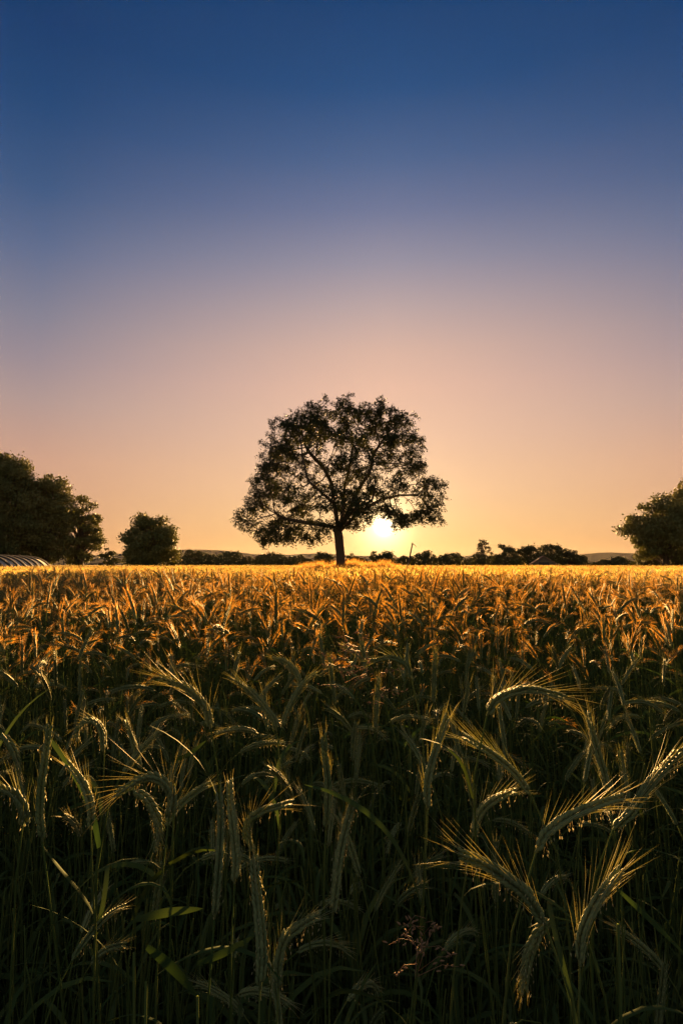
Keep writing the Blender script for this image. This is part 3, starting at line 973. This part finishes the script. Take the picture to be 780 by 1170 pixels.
for hi, (pp, d, dd, awn, lab, anth, spread) in enumerate(HEROES):
    if not lab: continue
    rg = np.random.default_rng(500 + hi)
    n = len(pp)
    er = np.array([at(px, py, d + dd * (i / (n - 1)) ** 1.3) for i, (px, py) in enumerate(pp)])
    er = resample(er, 30)
    T0 = unit(er[1] - er[0])
    foot = np.array([er[0][0] + rg.normal(0, .05) + er[0][0] * .03, er[0][1] + rg.uniform(.0, .10), 0.0])
    k1 = foot + np.array([rg.normal(0, .02), rg.normal(0, .02), er[0][2] * .6])
    k2 = er[0] - T0 * rg.uniform(.10, .16)
    if T0[2] < 0: k2 = er[0] - T0 * .10 + np.array([0, 0, .0])
    st = bez(foot, k1, k2, er[0], 29)
    root = empty('rye_stalk', foot, label=lab, cat='rye stalk', group='rye stalks with distinct ears in the foreground')
    ln = np.linalg.norm(np.diff(er, axis=0), axis=1).sum()
    make_parts(root, st - foot, er - foot, rg, rand_leaves(rg, rg.integers(1, 4)), awn, int(np.clip(ln / .0062, 10, 26)), 1.0, anth, 6, spread)
    n_hero += 1

# ---- eared-less young shoots with one blade that shows, and loose panicle grasses
for hi, (pp, d, w, lab) in enumerate((
        ([(154, 1051), (190, 1043), (232, 1038)], 0.60, .0040, 'green shoot with a broad flat blade lying level at the lower left'),
        ([(226, 1101), (258, 1088), (292, 1069)], .60, .0035, 'green shoot with a narrow blade slanting up right at the bottom, below the level blade'),
        ([(168, 1082), (198, 1106), (226, 1138)], .57, .0045, 'green shoot with a blade slanting down right near the bottom left corner'),
        ([(704, 1015), (740, 1048), (786, 1094)], .55, .0030, 'green shoot with a long thin blade running down to the right edge'),
        ([(200, 868), (216, 862), (236, 846)], .78, .0030, 'green shoot with a short blade above the hooked ear at lower left'))):
    rg = np.random.default_rng(640 + hi)
    L_ = resample(np.array([at(px, py, d + .03 * i) for i, (px, py) in enumerate(pp)]), 12)
    foot = np.array([L_[0][0] + rg.normal(0, .03), L_[0][1] + .05, 0])
    st = bez(foot, foot + np.array([0, 0, .5]), L_[0] - np.array([0, 0, .18]), L_[0], 20)
    root = empty('rye_shoot', foot, label=lab, cat='rye shoot', group='young rye shoots in the foreground')
    m = MB(); m.tube(st[::3] - foot if len(st[::3]) else st, .0014, 5, 0, .4); m.obj('stem', [M_STEM], root, smooth=True)
    t = np.linspace(0, 1, 12)
    m = MB(); m.ribbon(L_ - foot, w * np.sin(np.pi * np.clip(.1 + .9 * t, 0, 1)) ** .7 + .0002, np.array([.1, .55, .83]), 0, .05, .2)
    m.obj('blade', [M_LEAF], root, smooth=True)
M_PAN = leafy('panicle', (0.16, 0.085, 0.05), (0.22, 0.14, 0.085), 0.12, (1.3, 1.1, 0.8), 0.7, 0.05, 30)
for hi, (pp, d, n_b, lab) in enumerate((
        ([(448, 830), (432, 785), (412, 745), (396, 716)], .95, 16, 'reddish wild grass with a loose panicle left of the middle of the field'),
        ([(408, 800), (392, 778), (384, 760), (374, 748)], 1.05, 12, 'smaller reddish wild grass panicle left of the tall one'),
        ([(470, 1150), (476, 1110), (482, 1075), (488, 1040)], .60, 16, 'dim wild grass with a loose panicle at the bottom, right of the centre'))):
    rg = np.random.default_rng(660 + hi)
    L_ = resample(np.array([at(px, py, d) for px, py in pp]), 24)
    foot = np.array([L_[0][0] + .02, d + .04, 0])
    st = np.vstack([bez(foot, foot + np.array([0, 0, .5]), L_[0] - unit(L_[1] - L_[0]) * .15, L_[0], 16)[:-1], L_])
    root = empty('wild_grass', foot, label=lab, cat='wild grass', group='wild grasses among the near rye')
    m = MB(); m.tube((st - foot)[::2], np.linspace(.0013, .0004, len(st[::2])), 4, 0, .5); m.obj('stem', [M_STEM], root, smooth=True)
    m = MB()
    for b_ in range(n_b):
        p = L_[int(5 + 18 * b_ / n_b)] - foot
        dr = unit(np.array([rg.normal(0, 1), rg.normal(0, .6), .35]))
        ln = .05 * (1.1 - .7 * b_ / n_b) * rg.uniform(.7, 1.2)
        q = [p, p + dr * ln * .6 + np.array([0, 0, .002]), p + dr * ln - np.array([0, 0, .006])]
        m.tube(q, [.0004, .0003, .0002], 3, 0, .5)
        for u in (.45, .65, .82, 1.0):
            c = p + dr * ln * u + np.array([0, 0, -.004 * u])
            spindle(m, c, unit(dr + rg.normal(0, .5, 3)), .006, .0011, .0011, np.array([0, 0, 1.]), 0, rg.random(), 4)
    m.obj('panicle', [M_PAN], root, smooth=True)

# ---- prototypes of the other near stalks
PROTO = []
for pi, (pose, (b0, b1)) in enumerate(POSES):
    for q in range(4):
        rg = np.random.default_rng(800 + pi * 10 + q)
        el = rg.uniform(.085, .125)
        st, er = stalk_curve(rg, rg.uniform(1.12, 1.24), rg.uniform(b0, b1), 0.0, R(rg.uniform(0, 7)), el)
        PROTO.append((pose, st, er, rg, el))

INDIV = 300 - n_hero
pts = []
rg = np.random.default_rng(42)
tries = 0
while len(pts) < INDIV:
    y = 0.50 + 1.35 * math.sqrt(rg.random()) * 1.0
    x = rg.uniform(-.64, .64) * (y + .12)
    if any((x - a) ** 2 + (y - b) ** 2 < .045 ** 2 for a, b in pts):
        tries += 1
        if tries > 20000: break
        continue
    pts.append((x, y))
made = {}


def zone_of(p):
    v = np.array([p[0], p[1] * CP + (p[2] - CAM_Z) * SP, -(p[1] * SP) + (p[2] - CAM_Z) * CP])
    return 390 + FPX * v[0] / v[1], 585 - FPX * v[2] / v[1]


for i, (x, y) in enumerate(pts):
    k = int(rg.choice(16, p=np.repeat([.30, .30, .26, .14], 4) / 4))
    pose, st, er, prg, el = PROTO[k]
    rz = rg.uniform(0, 6.283)
    sc = rg.uniform(.86, 1.06)
    # the nearest stalks are shorter: nothing tall stands right before the lens
    sc *= 0.80 + 0.17 * min(1, max(0, (y - .5) / .9))
    tip = er.mean(0) * sc
    ex, ey = x + tip[0] * math.cos(rz), y + tip[0] * math.sin(rz)
    if ex * ex + ey * ey < .62 ** 2:
        rz = math.atan2(y, x) + rg.normal(0, .5)
        ex, ey = x + tip[0] * math.cos(rz), y + tip[0] * math.sin(rz)
    px, py = zone_of((ex, ey, tip[2]))
    vert = 'upper' if py < 830 else 'lower'
    hor = 'left' if px < 260 else 'middle' if px < 520 else 'right'
    zone = {'upperleft': 'left of the arching golden-tipped ear', 'uppermiddle': 'in the middle, below the walnut tree', 'upperright': 'around the bowed dark ear on the right',
            'lowerleft': 'among the dark stems at the lower left', 'lowermiddle': 'among the dark stems at the bottom centre', 'lowerright': 'among the dark stems at the lower right'}[vert + hor]
    lab = '%s rye stalk in the crowd %s' % (pose, zone)
    if k not in made:
        root = empty('rye_stalk', (x, y, 0), rz, label=lab, cat='rye stalk', group='crowd of small rye stalks in the near field')
        lr = np.random.default_rng(900 + k)
        make_parts(root, st, er, lr, rand_leaves(lr, 2 + k % 3), lr.uniform(.018, .036), int(el / .0062), 1.0, lr.uniform(.1, .6), 5, lr.uniform(.5, 1.0))
        made[k] = root
    else:
        src = made[k]
        root = src.copy(); COL.objects.link(root); root['label'] = lab
        for ch in src.children:
            c = ch.copy(); COL.objects.link(c); c.parent = root
            for g_ in ch.children:
                e = g_.copy(); COL.objects.link(e); e.parent = c
    root.location = (x, y, 0); root.rotation_euler = (rg.normal(0, .04), rg.normal(0, .04), rz); root.scale = (sc,) * 3

# ---- the rest of the field: one object of instanced stalks
lib = bpy.data.collections.new('rye_library')
LIBMATS = [M_STEM, M_LEAF, M_EAR, M_AWN, M_ANTH]
names = []


def lib_add(mb, smooth=True):
    nm = 'rye_kind_%03d' % len(names)
    o = bpy.data.objects.new(nm, mb.mesh(nm, LIBMATS, smooth)); lib.objects.link(o); names.append(nm)
    return len(names) - 1


V_MID, V_FILL, V_PATCH, V_FAR = [], [], [], []
for q in range(18):
    rg = np.random.default_rng(1200 + q)
    pose = POSES[rg.choice(4, p=[.2, .3, .32, .18])]
    el = rg.uniform(.09, .13)
    st, er = stalk_curve(rg, rg.uniform(1.12, 1.28), rg.uniform(*pose[1]), 0, R(rg.uniform(0, 8)), el)
    mb = MB(); tt = rg.random()
    stem_tube(mb, st, 0, tt, 4, 9)
    for (h, az, ln, w, rise) in rand_leaves(rg, 3):
        blade(mb, st[min(len(st) - 1, int(h * (len(st) - 1)))], az, ln, w, rise, rg, 1, 6)
    build_ear(er, rg, 1.08, rg.uniform(.028, .05), int(el / .0085), .12, 4, .00045, mb, mb, (2, 3, 4), tt)
    V_MID.append(lib_add(mb))
for q in range(8):           # leafy stems without an ear: the undergrowth between the stalks
    rg = np.random.default_rng(1300 + q)
    mb = MB()
    for _ in range(3):
        h = rg.uniform(.7, 1.1)
        st, _e = stalk_curve(rg, h, .2, rg.uniform(0, 6.28), R(rg.uniform(0, 9)), .05)
        st = st + np.array([rg.normal(0, .03), rg.normal(0, .03), 0])
        stem_tube(mb, st, 0, rg.random(), 4, 12)
        for (hh, az, ln, w, rise) in rand_leaves(rg, 4):
            blade(mb, st[int(hh * (len(st) - 1))], az, ln * 1.15, w * 1.15, rise, rg, 1, 6)
    V_FILL.append(lib_add(mb))


def simple_stalk(mb, o, rg, far=False):
    h = rg.normal(1.20, .055); bend = rg.uniform(R(15), R(150)); el = rg.uniform(.09, .13); phi = rg.uniform(0, 6.28)
    st, er = stalk_curve(rg, h, bend, phi, R(rg.uniform(0, 9)), el)
    st = st + o; er = er + o
    tt = rg.random()
    ii = [0, len(st) // 2, len(st) - 9, len(st) - 1]
    mb.tube(st[ii], [.002, .0018, .0014, .001], 3, 0, tt, cap=False)
    m = 5 if far else 8
    e = resample(er, m)
    r = np.array([.003] + [.0062 if i % 2 else .0048 for i in range(m - 2)] + [.001]) * 1.12
    mb.tube(e, r, 4, 2, tt, cap=False)
    T = unit(np.gradient(e, axis=0))
    for a in range(10 if far else 24):
        i = rg.integers(0, m - 1)
        dd = unit(T[i] + rg.normal(0, .28, 3)); al = rg.uniform(.035, .065)
        w = unit(np.cross(dd, rg.normal(0, 1, 3))) * (.0012 if far else .0008)
        p = e[i]
        mb.add([p - w, p + w, p + dd * al], [(0, 1, 2)], 3, np.clip(tt + rg.normal(0, .2), 0, 1))
    for _ in range(1 if far else 2):
        blade(mb, st[int(rg.uniform(.5, .9) * (len(st) - 1))], rg.uniform(0, 6.28), rg.uniform(.12, .24), rg.uniform(.004, .007), rg.uniform(.3, 1.3), rg, 1, 4)


PS = 1.5
for q in range(4):
    rg = np.random.default_rng(1400 + q); mb = MB()
    for _ in range(330):
        simple_stalk(mb, np.array([rg.uniform(-PS / 2, PS / 2), rg.uniform(-PS / 2, PS / 2), 0]), rg)
    V_PATCH.append(lib_add(mb))
for q in range(3):
    rg = np.random.default_rng(1500 + q); mb = MB()
    for _ in range(230):
        simple_stalk(mb, np.array([rg.uniform(-PS / 2, PS / 2), rg.uniform(-PS / 2, PS / 2), 0]), rg, True)
    V_FAR.append(lib_add(mb))

P, VI, RO, SCL = [], [], [], []
rg = np.random.default_rng(77)


def put(x, y, z, v, rot, s):
    P.append((x, y, z)); VI.append(v); RO.append(rot); SCL.append(s)


def undul(x, y):
    return 1.0 + .022 * math.sin(x * .9 + 1.3 * math.sin(y * .35)) + .02 * math.sin(y * .8 + x * .3)


Y1 = 9.0
dens = 135
nn = 0
area = 0
for _ in range(int(dens * (Y1 + 1.2) * (2 * (.78 * Y1 + 1.4)))):
    y = rg.uniform(-1.2, Y1); x = rg.uniform(-1, 1) * (.78 * Y1 + 1.4)
    hw = .78 * max(y, 0) + 1.4
    if abs(x) > hw: continue
    if y > -.4 and x * x + y * y < .80 ** 2: continue
    if x > .35 + .10 * y and y > 1.7 and y < 7 and rg.random() < .45: continue
    infr = abs(x) < .66 * (y + .12) and y > .45
    if infr and y < 1.78: continue           # the individual stalks stand here
    s = rg.normal(.962, .085) * undul(x, y)
    s = min(s, 1.09)
    s *= .965 if y < 3 else 1
    if y < 1.0: s *= .92
    put(x, y, 0, V_MID[rg.integers(len(V_MID))], (rg.normal(0, .05), rg.normal(0, .05), rg.uniform(0, 6.283)), s)
for _ in range(7500):                       # undergrowth, densest near the camera
    y = .36 + 4.6 * rg.random() ** 1.9; x = rg.uniform(-1, 1) * (.75 * y + .35)
    if x * x + y * y < .50 ** 2: continue
    s = rg.uniform(.72, 1.0) * (0.80 if y < .8 else 1)
    put(x, y, 0, V_FILL[rg.integers(len(V_FILL))], (rg.normal(0, .05), rg.normal(0, .05), rg.uniform(0, 6.283)), s)
for _ in range(5600):                       # the leafy layer that shades the crop from the low sun
    y = 1.3 + 5.2 * rg.random(); x = rg.uniform(-1, 1) * (.72 * y + .9)
    if x > .25 + .12 * y and rg.random() < .75: continue
    put(x, y, 0, V_FILL[rg.integers(len(V_FILL))], (rg.normal(0, .05), rg.normal(0, .05), rg.uniform(0, 6.283)), rg.uniform(.90, 1.10))
y = Y1 + PS / 2 - .1
while y < 78:
    hw = .72 * y + 5
    x = -hw
    while x < hw:
        ex = ((x - MOUND_C[0]) / 3.4) ** 2 + ((y - MOUND_C[1]) / 2.6) ** 2
        if ex > 1:
            v = V_PATCH[rg.integers(4)] if y < 24 else V_FAR[rg.integers(3)]
            put(x + rg.normal(0, .06), y + rg.normal(0, .06), 0, v, (0, 0, rg.integers(4) * math.pi / 2 + rg.normal(0, .04)), 1.0 * undul(x, y))
        x += PS * .97
    y += PS * .97
me = bpy.data.meshes.new('rye_field')
n = len(P)
me.vertices.add(n); me.vertices.foreach_set('co', np.array(P, np.float32).ravel())
a = me.attributes.new('vid', 'INT', 'POINT'); a.data.foreach_set('value', np.array(VI, np.int32))
a = me.attributes.new('rot', 'FLOAT_VECTOR', 'POINT'); a.data.foreach_set('vector', np.array(RO, np.float32).ravel())
a = me.attributes.new('scl', 'FLOAT', 'POINT'); a.data.foreach_set('value', np.array(SCL, np.float32))
for m in LIBMATS: me.materials.append(m)
fo = bpy.data.objects.new('rye_field', me); COL.objects.link(fo)
tag(fo, label='golden rye crop stretching from the near stalks to the trees', cat='crop', kind='stuff')
ng = bpy.data.node_groups.new('rye_scatter', 'GeometryNodeTree')
ng.interface.new_socket('Geometry', in_out='INPUT', socket_type='NodeSocketGeometry')
ng.interface.new_socket('Geometry', in_out='OUTPUT', socket_type='NodeSocketGeometry')
gn, gl = ng.nodes, ng.links
gi = gn.new('NodeGroupInput'); go = gn.new('NodeGroupOutput')
ci = gn.new('GeometryNodeCollectionInfo'); ci.inputs['Collection'].default_value = lib
ci.inputs['Separate Children'].default_value = True; ci.inputs['Reset Children'].default_value = True


def named(nm, ty):
    q = gn.new('GeometryNodeInputNamedAttribute'); q.data_type = ty; q.inputs['Name'].default_value = nm
    return q.outputs['Attribute']


ip = gn.new('GeometryNodeInstanceOnPoints')
er_ = gn.new('FunctionNodeEulerToRotation')
gl.new(gi.outputs[0], ip.inputs['Points']); gl.new(ci.outputs[0], ip.inputs['Instance'])
ip.inputs['Pick Instance'].default_value = True
gl.new(named('vid', 'INT'), ip.inputs['Instance Index'])
gl.new(named('rot', 'FLOAT_VECTOR'), er_.inputs[0]); gl.new(er_.outputs[0], ip.inputs['Rotation'])
gl.new(named('scl', 'FLOAT'), ip.inputs['Scale'])
gl.new(ip.outputs[0], go.inputs[0])
md = fo.modifiers.new('scatter', 'NODES'); md.node_group = ng
print('field points', n, 'heroes', n_hero)
